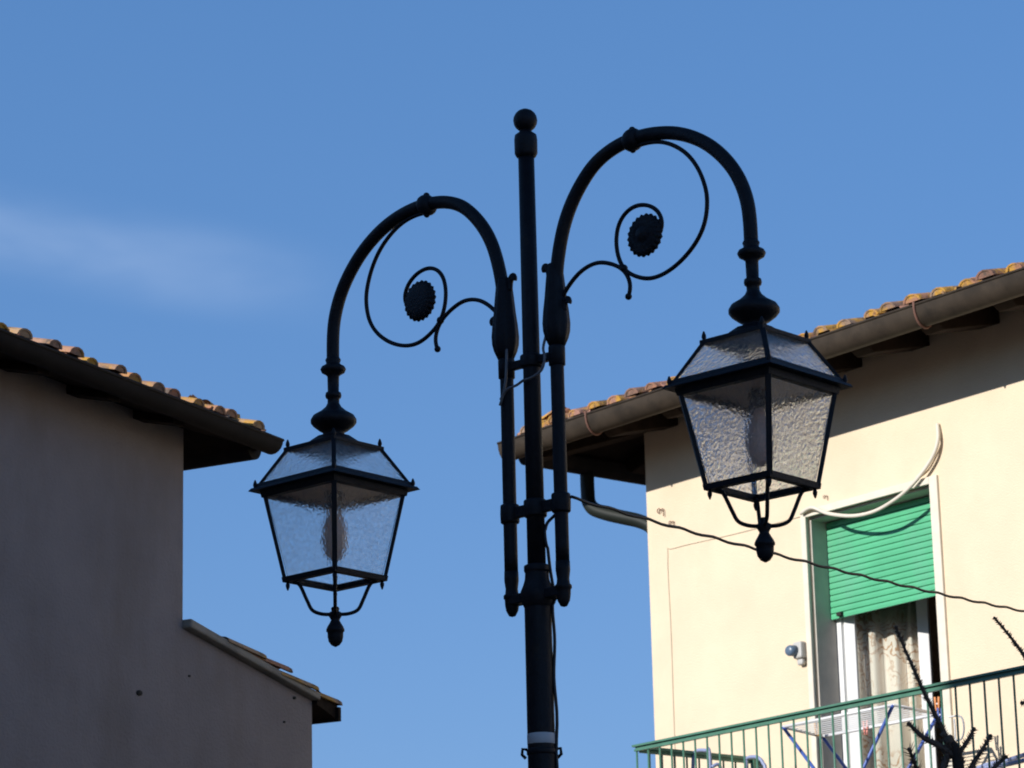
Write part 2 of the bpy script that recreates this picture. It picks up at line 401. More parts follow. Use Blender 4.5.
# roof: eave line 0.69 out, climbing inwards
OV = .60; EZ = 6.69; SL = R(17)
upF = V(0, math.cos(SL), math.sin(SL)); upS = V(math.cos(SL), 0, math.sin(SL))
o_ = V(-OV, -OV, EZ)
roof = MB()
ridge_d = (HD + 2 * OV) / 2
W = HL + 2 * OV
# deck under the tiles, with a soffit thickness
zr = EZ + ridge_d * math.tan(SL)
A_, B_, C_, D_ = V(-OV, -OV, EZ), V(HL + OV, -OV, EZ), V(HL + OV, HD + OV, EZ), V(-OV, HD + OV, EZ)
E_, F_ = V(-OV + ridge_d, HD / 2, zr), V(HL + OV - ridge_d, HD / 2, zr)
dk = V(0, 0, -.05)
roof._add([A_, B_, C_, D_, E_, F_] + [p + dk for p in (A_, B_, C_, D_, E_, F_)],
          [(0, 1, 5, 4), (1, 2, 5), (2, 3, 4, 5), (3, 0, 4), (6, 10, 11, 7), (7, 11, 8), (8, 11, 10, 9), (9, 10, 6),
           (0, 6, 7, 1), (1, 7, 8, 2), (2, 8, 9, 3), (3, 9, 6, 0)], False)
ro = roof.build('roof', M['wood'], house)
tl = MB()
cs = math.cos(SL)
tiled_plane(tl, o_, V(1, 0, 0), upF, 0.02, W, ridge_d / cs, lambda x, s: s * cs < x and s * cs < W - x, z_off=-.022)
tiled_plane(tl, V(-OV, -OV, EZ), V(0, 1, 0), upS, 0.02, HD + 2 * OV, ridge_d / cs, lambda x, s: s * cs < x and s * cs < HD + 2 * OV - x)
for k in range(14):                                   # hip tiles
    tl.cur = random.random(); a = A_.lerp(E_, (k + .35) / 14.0) + V(0, 0, .045); b = A_.lerp(E_, (k + 1.5) / 14.0) + V(0, 0, .035)
    tl.tube([a, b], [.07, .06], 10)
tl.build('roof_tiles', M['tile'], ro)
# rafter ends under the eaves
tan = math.tan(SL)
def under(d): return EZ - .052 + (d + OV) * tan        # underside of the roof deck, d metres inside the wall face
RP = .57; RX0 = fr(863, 365.5)[0] - .08
for i in range(-4, 14):
    x = RX0 + i * RP
    if x < .1 or x > HL: continue
    m = MB()
    prof = [(-.52, under(-.52)), (-.52, under(-.52) - .075), (-.47, under(-.47) - .12), (.02, under(.02) - .15), (.02, under(.02))]
    m.hexa([V(x - .075, p[0], p[1]) for p in prof], [V(x + .075, p[0], p[1]) for p in prof])
    m.build('rafter_end', M['wood'], house, bevel=.006)
for i in range(7):
    y = .35 + i * RP
    m = MB(); m.hexa([V(p[0], y - .07, p[1]) for p in prof], [V(p[0], y + .07, p[1]) for p in prof])
    m.build('rafter_end', M['wood'], house, bevel=.006)
m = MB()                                              # hip rafter
ha, hb = V(-.50, -.50, under(-.50) - .06), V(.02, .02, under(.02) - .06)
m.bar(ha, hb, .12, .14); m.build('hip_rafter', M['wood'], house, bevel=.006)
GZ, GR = 6.675, .075
m = MB(); half_gutter(m, (-OV - .06 - GR + .04, -OV - .015, GZ), (HL + OV, -OV - .015, GZ), GR, deep=1.6)
gt = m.build('gutter', M['gutter'], house)
for x in (fr(586, 410, .69)[0], fr(914, 300, .69)[0], 6.2, 8.4):
    m = MB(); m.tube([V(x, -OV - .015 + (GR + .006) * math.cos(a), GZ - (GR * 1.6 + .006) * math.sin(a)) for a in [math.pi * (-.04 + k * 1.08 / 12) for k in range(13)]], .008, 6)
    m.build('gutter_strap', M['rust'], gt)
m = MB(); half_gutter(m, (-OV - .015, -OV + .075, GZ - .045), (-OV - .015, HD + OV, GZ - .045), GR, deep=1.3)
m.build('gutter', M['gutter_dark'], house)
# downpipe from the side gutter to the wall corner
dp_y = on_plane(587, 474, PC + UR * (-OV - .015), UR); yb = -(dp_y - PC).dot(NR)
p0 = V(-OV - .015, yb, 6.58)
px1 = V(-.07, .14, 6.10)
q0 = p0 + V(.05, -.02, -.30)
pts = smooth_pts([p0, p0 + V(0, 0, -.08), p0 + V(0, 0, -.17), p0 + V(.012, -.004, -.24), q0] + [q0.lerp(px1, t) for t in (.25, .5, .75, 1)] + [px1 + V(0, 0, -.1), px1 + V(0, 0, -.25)], 1) + [V(-.07, .14, 5.0), V(-.07, .14, 0)]
pts = spline(pts, 4)
m = MB(); m.tube(pts, .048, 14); m.build('downpipe', M['pipe'], house)
# trim, reveal, sill of the balcony door
m = MB(); tw = .045
m.box(wx0 - tw, wx0, -.018, .02, wz0, wz1 + tw); m.box(wx1, wx1 + tw + .02, -.018, .02, wz0, wz1 + tw); m.box(wx0, wx1, -.018, .02, wz1, wz1 + tw)
win = m.build('window_surround', M['trim'], house, bevel=.004)
m = MB(); m.box(wx0 - .002, wx0 + .012, .021, T + .002, wz0, wz1 - .014); m.box(wx1 - .012, wx1 + .002, .021, T + .002, wz0, wz1 - .014); m.box(wx0 - .002, wx1 + .002, .021, T + .002, wz1 - .014, wz1 + .002)
m.build('reveal', M['reveal'], win)
sz = fr(885, 608.3, -.16)[1]
m = MB(); nsl = 16; p = (wz1 - .02 - sz) / nsl
for k in range(nsl):
    z0 = sz + k * p
    prof = [(.158, z0 + .0015), (.1485, z0 + .003), (.147, z0 + p * .5), (.1485, z0 + p - .003), (.158, z0 + p - .0015), (.164, z0 + p * .5)]
    m.hexa([V(wx0 + .013, a, b) for a, b in prof], [V(wx1 - .013, a, b) for a, b in prof])
m.box(wx0 + .014, wx1 - .014, .159, .163, sz + .004, wz1 - .02)
sh = m.build('roller_shutter', M['shutter'], house)
m = MB(); m.box(1.585, 1.625, .125, .15, sz + .012, sz + .035); m.build('stopper', M['dark'], sh)
m = MB(); m.box(wx0 + .013, wx0 + .055, .19, .25, wz0, wz1 - .02); m.box(wx0 + .055, wx1 - .013, .19, .25, wz1 - .08, wz1 - .02)
df = m.build('door_frame', M['white'], house, bevel=.004)
# the leaf, swung inwards about its left hinge
hx, hy = wx0 + .06, .215; ang = R(31); LW = .53
dv = V(math.cos(ang), math.sin(ang), 0); nv = V(-math.sin(ang), math.cos(ang), 0)
def leafbox(mb, a0, a1, b0, b1, z0, z1):
    q = [V(hx, hy, 0) + dv * a + nv * b for a, b in ((a0, b0), (a1, b0), (a1, b1), (a0, b1))]
    mb.hexa([c + V(0, 0, z0) for c in q], [c + V(0, 0, z1) for c in q])
m = MB(); zt = wz1 - .10; zb = wz0 + .03
leafbox(m, 0, .07, -.02, .03, zb, zt); leafbox(m, LW - .07, LW, -.02, .03, zb, zt); leafbox(m, .07, LW - .07, -.02, .03, zt - .08, zt); leafbox(m, .07, LW - .07, -.02, .03, zb, zb + .12)
dl = m.build('door_leaf', M['white'], house, bevel=.004)
m = MB(); leafbox(m, .07, LW - .07, .0, .006, zb + .12, zt - .08); m.build('pane', M['window_glass'], dl)
m = MB(); n = 64; top, bot = [], []
for k in range(n + 1):
    a = .05 + (LW - .1) * k / n; b = .08 + .030 * math.sin(a * 62 + math.sin(a * 13) * 1.5) + .005 * math.sin(a * 95)
    q = V(hx, hy, 0) + dv * a + nv * b; top.append(q + V(0, 0, zt - .05)); bot.append(q + V(0, 0, zb + .05))
m._add(top + bot, [(k, n + 1 + k, n + 2 + k, k + 1) for k in range(n)], True)
cu_ = m.build('curtain', M['curtain'], dl)
so = cu_.modifiers.new('solid', 'SOLIDIFY'); so.thickness = .002
# balcony and railing
m = MB(); m.box(.87, 6.2, -1.09, -.003, 3.22, 3.40); bal = m.build('balcony_slab', M['sill'], house, bevel=.008)
m = MB(); RW = 1.0; bx0, bx1 = .97, 6.1; RT = 4.41
m.box(bx0 - .02, bx1, -RW - .022, -RW + .022, RT - .012, RT); m.box(bx0 - .006, bx1, -RW - .006, -RW + .006, RT - .026, RT - .012)
m.box(bx0 - .012, bx1, -RW - .012, -RW + .012, RT - .038, RT - .026)
m.box(bx0 - .02, bx0 + .022, -RW + .022, -.004, RT - .024, RT - .006); m.box(bx0 - .006, bx0 + .006, -RW + .022, -.004, RT - .045, RT - .024)
m.box(bx0 - .014, bx1, -RW - .014, -RW + .014, 3.48, 3.505); m.box(bx0 - .012, bx0 + .012, -RW + .014, -.004, 3.48, 3.505)
m.box(bx0 + .001, bx0 + .031, -.075, -.045, 3.40, RT - .025)
for x in (bx0, 2.6, 4.4, bx1): m.box(x - .012, x + .012, -RW - .012, -RW + .012, 3.40, 3.48)
rail = m.build('railing', M['rail'], house)
def baluster(x, y):
    m = MB(); m.tube([V(x, y, 3.495), V(x, y, RT - .03)], .0062, 8); return m.build('baluster', M['rail'], rail)
b0 = baluster(0, 0)
spots = [(bx0 + .105 * k, -RW) for k in range(int((bx1 - bx0) / .105) + 1)] + [(bx0, -RW + .1 * (k + 1)) for k in range(9)]
for i, (x, y) in enumerate(spots):
    o = b0 if i == 0 else b0.copy()
    if i: col.objects.link(o)
    o.location = (x, y, 0)
# conduit painted over on the wall, hooks, holes
a, b = fr(803, 516), fr(675, 548); c = fr(668, 556); d = fr(675, 745)
m = MB(); m.tube(spline([V(a[0], -.002, a[1]), V((a[0] + b[0]) / 2, -.002, (a[1] + b[1]) / 2 - .006), V(b[0], -.002, b[1]), V(c[0], -.002, c[1]), V(c[0] + .004, -.002, 5.3), V(d[0], -.002, d[1]), V(d[0], -.002, 3.4)], 6), .0038, 6)
m.build('thin_conduit', M['conduit'], house)
def hook(px, py, s):
    x, z = fr(px, py); m = MB()
    m.tube([V(x, .01, z), V(x, -.022 * s, z)], .006 * s, 6)
    m.tube([V(x + .03 * s * math.cos(t), -.022 * s, z + .03 * s * math.sin(t)) for t in [k * math.pi / 6 for k in range(13)]], .006 * s, 6)
    m.tube(spline([V(x + .03 * s, -.022 * s, z), V(x + .085 * s, -.026 * s, z + .01 * s), V(x + .095 * s, -.026 * s, z - .03 * s), V(x + .095 * s, -.026 * s, z - .09 * s)], 4), .007 * s, 6)
    m.build('wall_hook', M['rust'], house)
hook(660, 511, .5); hook(671, 523, .4); hook(825, 497, .3)

# wall socket beside the door
sx, szz = fr(803, 652)
so_ = empty('wall_socket', PC + UR * sx + V(0, 0, szz), RZ_R, 'small grey outdoor socket with blue-grey round lid beside the balcony door', 'socket')
m = MB(); m.box(-.036, .040, -.055, -.002, -.045, .06); m.box(-.02, .03, -.04, -.002, -.085, -.046)
m.build('socket_box', M['socket'], so_, bevel=.012)
m = MB(); m.lathe([(.034, 0), (.034, .034), (.027, .044), (.008, .047)], (-.016, -.056, .005), 18, ((1, 0, 0), (0, 0, 1), (-.35, -.93, 0))); m.build('socket_lid', M['socket_blue'], so_)

# pale cable drooping over the door head
c_pts = [(801, 513.5, .035), (812, 507.5, .05), (828, 513.5, .06), (852, 516, .06), (874, 511.5, .06), (893, 501, .055), (908, 489, .05), (922, 473, .045), (933, 456, .04), (938, 440, .03), (937.5, 424, .012)]
m = MB(); P = [V(fr(x, y, w)[0], -w, fr(x, y, w)[1]) for x, y, w in c_pts]
org = P[-1].copy()
m.tube([q - org for q in spline(P, 6)], .012, 8)
lc = m.build('loose_cable', M['cable_white'], None)
lc.location = PC + UR * org.x - NR * org.y + V(0, 0, org.z); lc.rotation_euler = (0, 0, RZ_R)
tag(lc, 'pale thick cable drooping across the head of the green shutter', 'cable')
c_pts = [(916, 478, .012), (926, 468, .02), (934, 452, .025), (939, 440, .02), (939.5, 428, .008)]
m = MB(); P = [V(fr(x, y, w)[0], -w, fr(x, y, w)[1]) for x, y, w in c_pts]; org = P[-1].copy()
m.tube([q - org for q in spline(P, 6)], .007, 8)
lc = m.build('loose_cable', M['cable_white'], None); lc.location = PC + UR * org.x - NR * org.y + V(0, 0, org.z); lc.rotation_euler = (0, 0, RZ_R)
tag(lc, 'thin short cable behind the thick pale one, above the shutter right corner', 'cable')

# ------------------------------------------------------------------ things on the balcony
def hw(x, y, z): return PC + UR * x - NR * y + V(0, 0, z)
rk = empty('drying_rack', hw(2.5, -.62, 3.40), RZ_R, 'white wire drying rack on blue legs standing on the balcony', 'drying rack')
def rkp(px, py, w): x, z = fr(px, py, w); return V(x - 2.5, -w + .62, .975)
q1, q2, q3, q4 = rkp(783, 727, .86), rkp(893, 702, .86), rkp(822, 729.5, .40), rkp(938, 712, .40)
m = MB()
for a, b in ((q1, q2), (q3, q4), (q1, q3), (q2, q4)): m.tube([a, b], .0095, 8)
fm = m.build('rack_frame', M['rack_white'], rk)
m = MB()
for k in range(1, 9):
    t = k / 9; m.tube([q1.lerp(q3, t), q2.lerp(q4, t)], .003, 6)
m.build('wires', M['rack_white'], fm)
for a, b in ((q1, q2), (q3, q4)):
    for s_, e_ in ((a, b), (b, a)):
        m = MB(); e2 = V(s_.x + (e_.x - s_.x) * .92, s_.y * .85, 0); m.tube([s_, V(e2.x, e2.y, 0.008)], .010, 8); m.build('leg', M['blue'], rk)
def peg(px, py, w, mt, label):
    x, z = fr(px, py, w); o = hw(x, -w, z)
    e = empty('clothes_peg', o, RZ_R + .5, label, 'clothes peg', 'clothes pegs on the drying rack')
    for s_ in (-1, 1):
        m = MB(); m.hexa([V(s_ * .003, -.006, -.045), V(s_ * .010, -.006, -.045), V(s_ * .010, .006, -.045), V(s_ * .003, .006, -.045)],
                         [V(s_ * .006, -.007, .035), V(s_ * .017, -.007, .035), V(s_ * .017, .007, .035), V(s_ * .006, .007, .035)])
        m.build('jaw', mt, e, bevel=.002)
    m = MB(); m.tube([V(-.012, 0, -.005), V(.012, 0, -.005)], .005, 8); m.build('spring', M['rack_white'], e)
peg(817, 729, .48, M['peg_amber'], 'amber clothes peg on the left end of the drying rack')
peg(865.5, 727, .42, M['peg_pink'], 'pink clothes peg on the drying rack before the curtain')
peg(937, 703, .45, M['peg_orange'], 'orange clothes peg at the right end of the drying rack')
peg(940, 714, .45, M['blue'], 'blue clothes peg right under the orange one on the drying rack')

def tube_thing(name, pix, w, rad, mt, label, cat, extra=()):
    P = [V(fr(x, y, w)[0], -w, fr(x, y, w)[1]) for x, y in pix]
    o = V(sum(p.x for p in P) / len(P), -w, 3.40)
    m = MB(); m.tube([p - o for p in spline(P, 5)], rad, 8)
    for ex in extra:
        Q = [V(fr(x, y, ww)[0], -ww, fr(x, y, ww)[1]) - o for x, y, ww in ex]
        m.tube(spline(Q, 5), rad, 8)
    ob = m.build(name, mt, None); ob.location = hw(o.x, o.y, o.z); ob.rotation_euler = (0, 0, RZ_R)
    return tag(ob, label, cat)
def u_leg(pix, w): 
    return pix
tube_thing('tube_frame', [(693, 766), (694, 754), (698, 750.5), (706, 750.5), (709.5, 753), (711, 800), (711, 860)], .55, .011, M['blue_grey'],
           'pale blue bent tube frame behind the left end of the green railing', 'frame', [[(693, 766, .55), (693, 860, .55)], [(712, 767, .55), (720, 766.5, .5), (722, 800, .45), (722, 860, .45)]])
tube_thing('tube_frame', [(746, 759), (750, 757), (758, 757.5), (763, 763), (766, 775), (768, 840)], .3, .011, M['blue_grey'],
           'pale blue bent tube frame by the wall end of the railing return', 'frame', [[(746, 759, .3), (745, 840, .3)]])
tube_thing('tube_frame', [(978, 768), (990, 764), (1005, 761), (1024, 755), (1034, 752), (1040, 775), (1042, 840)], .5, .013, M['blue_grey'],
           'grey-blue curved tubes behind the right part of the railing by the dark twigs', 'frame', [[(978, 768, .5), (976, 840, .5)], [(985, 768, .62), (1004, 765, .62), (1030, 759, .62)]])
tube_thing('wire_loop', [(949, 717), (957, 716), (962, 718), (964, 728), (962, 738), (956, 740), (955, 728), (954, 719)], .9, .005, M['rack_white'],
           'pale wire loop hung inside the railing right of the clothes pegs', 'wire loop')

# ================================================================== GREY HOUSE at left (local: x away along the wall, corner at 0, y into the house)
lh = empty('house', LC, RZ_L, 'shaded grey plastered house with dark eaves and lower lean-to at left', 'house')
HB, LD, LT = -8.0, 6.0, 5.577
m = MB()
m.box(HB, 0, 0, LD, 0, LT)
e0, e1 = 4.549, 4.352
m.hexa([V(0, 0, 0), V(1.236, 0, 0), V(1.236, 0, e1), V(0, 0, e0)], [V(0, 4, 0), V(1.236, 4, 0), V(1.236, 4, e1), V(0, 4, e0)])
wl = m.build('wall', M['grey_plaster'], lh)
for px, py, r_ in ((139, 693, .017), (189, 676, .007), (294, 698, .010), (284, 722, .007)):
    x, z = fl(px, py); m = MB(); m.lathe([(r_, 0), (r_ * .9, .004)], (x, -.001, z), 10, ((1.4, 0, 0), (0, 0, 1), (0, -1, 0)), wob=lambda a, j: 1 + .18 * math.sin(a * 2 + 1) + .12 * math.sin(a * 5))
    m.build('wall_hole', M['dark'], wl)
OL = .29; EL = 5.540; SLL = R(17); ld = (LD + 2 * OL) / 2; WL_ = -HB + 2 * OL
A_ = V(HB - OL, -OL, EL); B_ = V(OL, -OL, EL); C_ = V(OL, LD + OL, EL); D_ = V(HB - OL, LD + OL, EL)
zr = EL + ld * math.tan(SLL); E_ = V(HB - OL + ld, LD / 2, zr); F_ = V(OL - ld, LD / 2, zr)
roof = MB()
roof._add([A_, B_, C_, D_, E_, F_] + [p + V(0, 0, -.05) for p in (A_, B_, C_, D_, E_, F_)],
          [(0, 1, 5, 4), (1, 2, 5), (2, 3, 4, 5), (3, 0, 4), (6, 10, 11, 7), (7, 11, 8), (8, 11, 10, 9), (9, 10, 6),
           (0, 6, 7, 1), (1, 7, 8, 2), (2, 8, 9, 3), (3, 9, 6, 0)], False)
lro = roof.build('roof', M['wood'], lh)
tl = MB(); cs = math.cos(SLL)
tiled_plane(tl, A_, V(1, 0, 0), V(0, math.cos(SLL), math.sin(SLL)), 0.0, WL_ - .02, ld / cs, lambda x, s: s * cs < x and s * cs < WL_ - x, pitch=.174, r=.056, z_off=-.012)
tiled_plane(tl, B_, V(0, 1, 0), V(-math.cos(SLL), 0, math.sin(SLL)), 0.05, LD + 2 * OL, ld / cs, lambda x, s: s * cs < x and s * cs < LD + 2 * OL - x, pitch=.174, r=.056)
for k in range(12):
    tl.cur = random.random(); a = B_.lerp(F_, (k + .35) / 12.0) + V(0, 0, .03); b = B_.lerp(F_, (k + 1.5) / 12.0) + V(0, 0, .02)
    tl.tube([a, b], [.07, .06], 10)
tl.build('roof_tiles', M['tile_grey'], lro)
m = MB(); half_gutter(m, (HB - OL, -OL - .02, EL + .0), (OL + .062, -OL - .02, EL + .0), .066)
m.build('gutter', M['gutter_dark'], lh)
m = MB(); half_gutter(m, (OL + .015, -OL + .06, EL - .02), (OL + .015, LD + OL, EL - .02), .07); m.build('gutter', M['gutter_dark'], lh)
def under_l(d): return EL - .052 + (d + OL) * math.tan(SLL)
for i in range(10):
    x = -.40 - i * .56; m = MB(); prof = [(-.24, under_l(-.24)), (-.24, under_l(-.24) - .03), (.01, under_l(.01) - .045), (.01, under_l(.01))]
    m.hexa([V(x - .05, a, b) for a, b in prof], [V(x + .05, a, b) for a, b in prof]); m.build('rafter_end', M['wood'], lh, bevel=.005)
for i in range(5):
    y = .3 + i * .62; m = MB(); m.hexa([V(-a, y - .05, b) for a, b in prof], [V(-a, y + .05, b) for a, b in prof]); m.build('rafter_end', M['wood'], lh, bevel=.005)
# lean-to roof: mortar edge along the verge, flat tiles above
sl_ = (e1 - e0) / 1.236
def vz(x): return e0 + sl_ * x
m = MB()
x2 = 1.49
lo = [V(0.003, -.05, vz(0) + .003), V(1.250, -.05, vz(1.250) + .003), V(1.250, -.05, vz(1.250) + .040), V(0.003, -.05, vz(0) + .048)]
m.hexa(lo, [p + V(0, 4.1, 0) for p in lo])
an = m.build('annex_roof', M['annex_edge'], lh, bevel=.01)
m = MB()
lo = [V(1.238, -.03, vz(1.238) - .02), V(x2 - .04, -.03, vz(x2) - .035), V(x2 - .04, -.03, vz(x2) + .04), V(1.254, -.03, vz(1.254) + .06)]
m.hexa(lo, [p + V(0, 4.05, 0) for p in lo]); m.build('eaves_board', M['wood'], an)
m = MB()
upA = V(-1, 0, -sl_).normalized()
nrmA = V(-sl_, 0, 1).normalized(); 
oA = V(x2, -.09, vz(x2) + .055)
tiled_plane(m, oA, V(0, 1, 0), upA, 0.0, 4.1, 1.62, lambda x, s: s < 1.2, pitch=.2, r=.066, expo=.27, z_off=-.062, jit=2.0)
m.build('roof_tiles', M['tile_grey'], an)
m = MB(); m.box(x2 - .06, x2 - .035, -.05, 4.02, vz(x2) - .045, vz(x2) + .03); m.build('fascia_board', M['wood'], an)

# ================================================================== taller house down the left row (out of frame; its shade falls over the lamp)
EV = V(-SH.y, SH.x, 0)                                 # across the sunbeams
th = empty('tall_house', EV * 12.0 + SH * 5.5 if EV.x < 0 else EV * -12.0 + SH * 5.5, math.atan2(-SH.x, SH.y), 'tall grey plastered house out of frame on the left, shading the lamp', 'house')
th.rotation_euler = (0, 0, math.atan2(EV.y, EV.x) if EV.x > 0 else math.atan2(-EV.y, -EV.x))
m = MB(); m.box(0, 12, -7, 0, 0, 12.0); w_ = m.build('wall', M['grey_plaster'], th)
m = MB(); m._add([V(-.05, -7.3, 12.0), V(12.4, -7.3, 12.0), V(12.4, .3, 12.0), V(-.05, .3, 12.0), V(3.5, -3.5, 13.2), V(9, -3.5, 13.2)],
                 [(0, 1, 5, 4), (1, 2, 5), (2, 3, 4, 5), (3, 0, 4), (0, 3, 2, 1)], False); m.build('roof', M['tile_grey'], th)
for i in range(3):
    for j in range(4):
        x, z = 2.2 + i * 3.6, 1.0 + j * 2.8
        m = MB(); m.box(x - .6, x + .6, -.01, .05, z, z + 1.6); wn = m.build('window', M['trim'], th)
        m = MB(); m.box(x - .5, x - .02, .051, .09, z + .1, z + 1.5); m.box(x + .02, x + .5, .051, .09, z + .1, z + 1.5); m.build('shutter', M['shutter'], wn)

# far house whose roof shows past the cream corner
P = on_plane(648, 762, V(0, 42, 0), V(0, 1, 0)); 
dh = empty('distant_house', (P.x + 1.2, 46, 0), 0, 'far small house with a tiled roof peeking past the cream house corner', 'house')
m = MB(); m.box(-1.4, 8, 0, 6, 0, P.z - .35); m.build('wall', M['cream'], dh)
m = MB(); 
tz = P.z - .3
m._add([V(-1.9, -.5, tz), V(8.4, -.5, tz), V(8.4, 6.5, tz), V(-1.9, 6.5, tz), V(2.4, 3, tz + 2.2), V(5, 3, tz + 2.2)], [(0, 1, 5, 4), (1, 2, 5), (2, 3, 4, 5), (3, 0, 4), (0, 3, 2, 1)], False)
m.build('roof', M['tile_grey'], dh)

# ================================================================== STREET LAMP (local x = along the right arm, y away, z up)
LAMP = V(.07184, 10.75, 0); AZ = R(41.678)
lamp = empty('street_lamp', LAMP, -AZ, 'black cast iron street lamp with two scrolled arms and square lanterns', 'street lamp')
m = MB()
m.lathe([(.17, 0), (.17, .12), (.15, .15), (.13, .5), (.12, .9), (.10, .95), (.085, 1.0), (.062, 1.1), (.052, 2.2), (.0485, 3.2), (.0475, 3.74), (.0478, 3.75)], n=28)
m.lathe([(.033, 3.80), (.031, 4.6), (.0295, 5.40)], n=24)
pole = m.build('pole', M['iron'], lamp)
m = MB(); m.lathe([(.0295, 5.385), (.036, 5.39), (.042, 5.402), (.0425, 5.455), (.040, 5.472), (.030, 5.480), (.022, 5.486), (.022, 5.492)], n=24)
m.ball((0, 0, 5.530), .0445, 24); m.build('ball_finial', M['iron'], lamp)
m = MB()                                              # casting that carries the feet of the uprights
m.lathe([(.0485, 3.715), (.056, 3.735), (.060, 3.755), (.060, 3.772), (.050, 3.795), (.044, 3.815), (.042, 3.84), (.046, 3.845), (.046, 3.865), (.034, 3.870)], n=24)
for s_ in (1, -1): m.bar((s_ * .05, 0, 3.757), (s_ * .118, 0, 3.757), .05, .035)
m.build('foot_bracket', M['iron'], lamp, bevel=.004)
for z, h in ((4.072, .066), (4.613, .05)):
    m = MB()
    m.lathe([(.032, z - h / 2), (.041, z - h / 2 + .004), (.042, z), (.041, z + h / 2 - .004), (.032, z + h / 2)], n=24)
    for s_ in (1, -1): m.bar((s_ * .035, 0, z), (s_ * .10, 0, z), .022, h * .62)
    if z < 4.2:
        for s_ in (1, -1): m.lathe([(.026, 4.036), (.034, 4.04), (.035, 4.072), (.034, 4.104), (.026, 4.108)], (s_ * .121, 0, 0), 20)
    m.build('clamp', M['iron'], lamp, bevel=.003)
m = MB(); m.lathe([(.0485, 3.232), (.0492, 3.233), (.0492, 3.268), (.0485, 3.269)], n=28); m.build('tape_band', M['tape'], lamp)
m = MB(); m.lathe([(.0485, 3.195), (.052, 3.198), (.052, 3.215), (.0485, 3.218)], n=24)
for a in (R(41.7), R(221.7)):
    c = V(math.cos(a), math.sin(a), 0)
    m.tube([c * .05 + V(0, 0, 3.215), c * .066 + V(0, 0, 3.218), c * .068 + V(0, 0, 3.198), c * .055 + V(0, 0, 3.185)], .006, 8)
m.build('strap_ring', M['iron'], lamp)
# grey lead wires looping between the sleeves
m = MB()
m.tube(spline([V(.095, -.02, 4.70), V(.088, -.035, 4.64), V(.098, -.04, 4.60), V(.085, -.045, 4.555), V(.04, -.05, 4.535), V(.0, -.045, 4.535), V(-.04, -.04, 4.525), V(-.09, -.035, 4.52), V(-.125, -.032, 4.49)], 6), .005, 8)
m.tube(spline([V(-.10, -.02, 4.70), V(-.09, -.034, 4.62), V(-.095, -.036, 4.55), V(-.112, -.034, 4.50), V(-.13, -.03, 4.47)], 6), .005, 8)
m.build('lead_wire', M['cable_grey'], lamp)

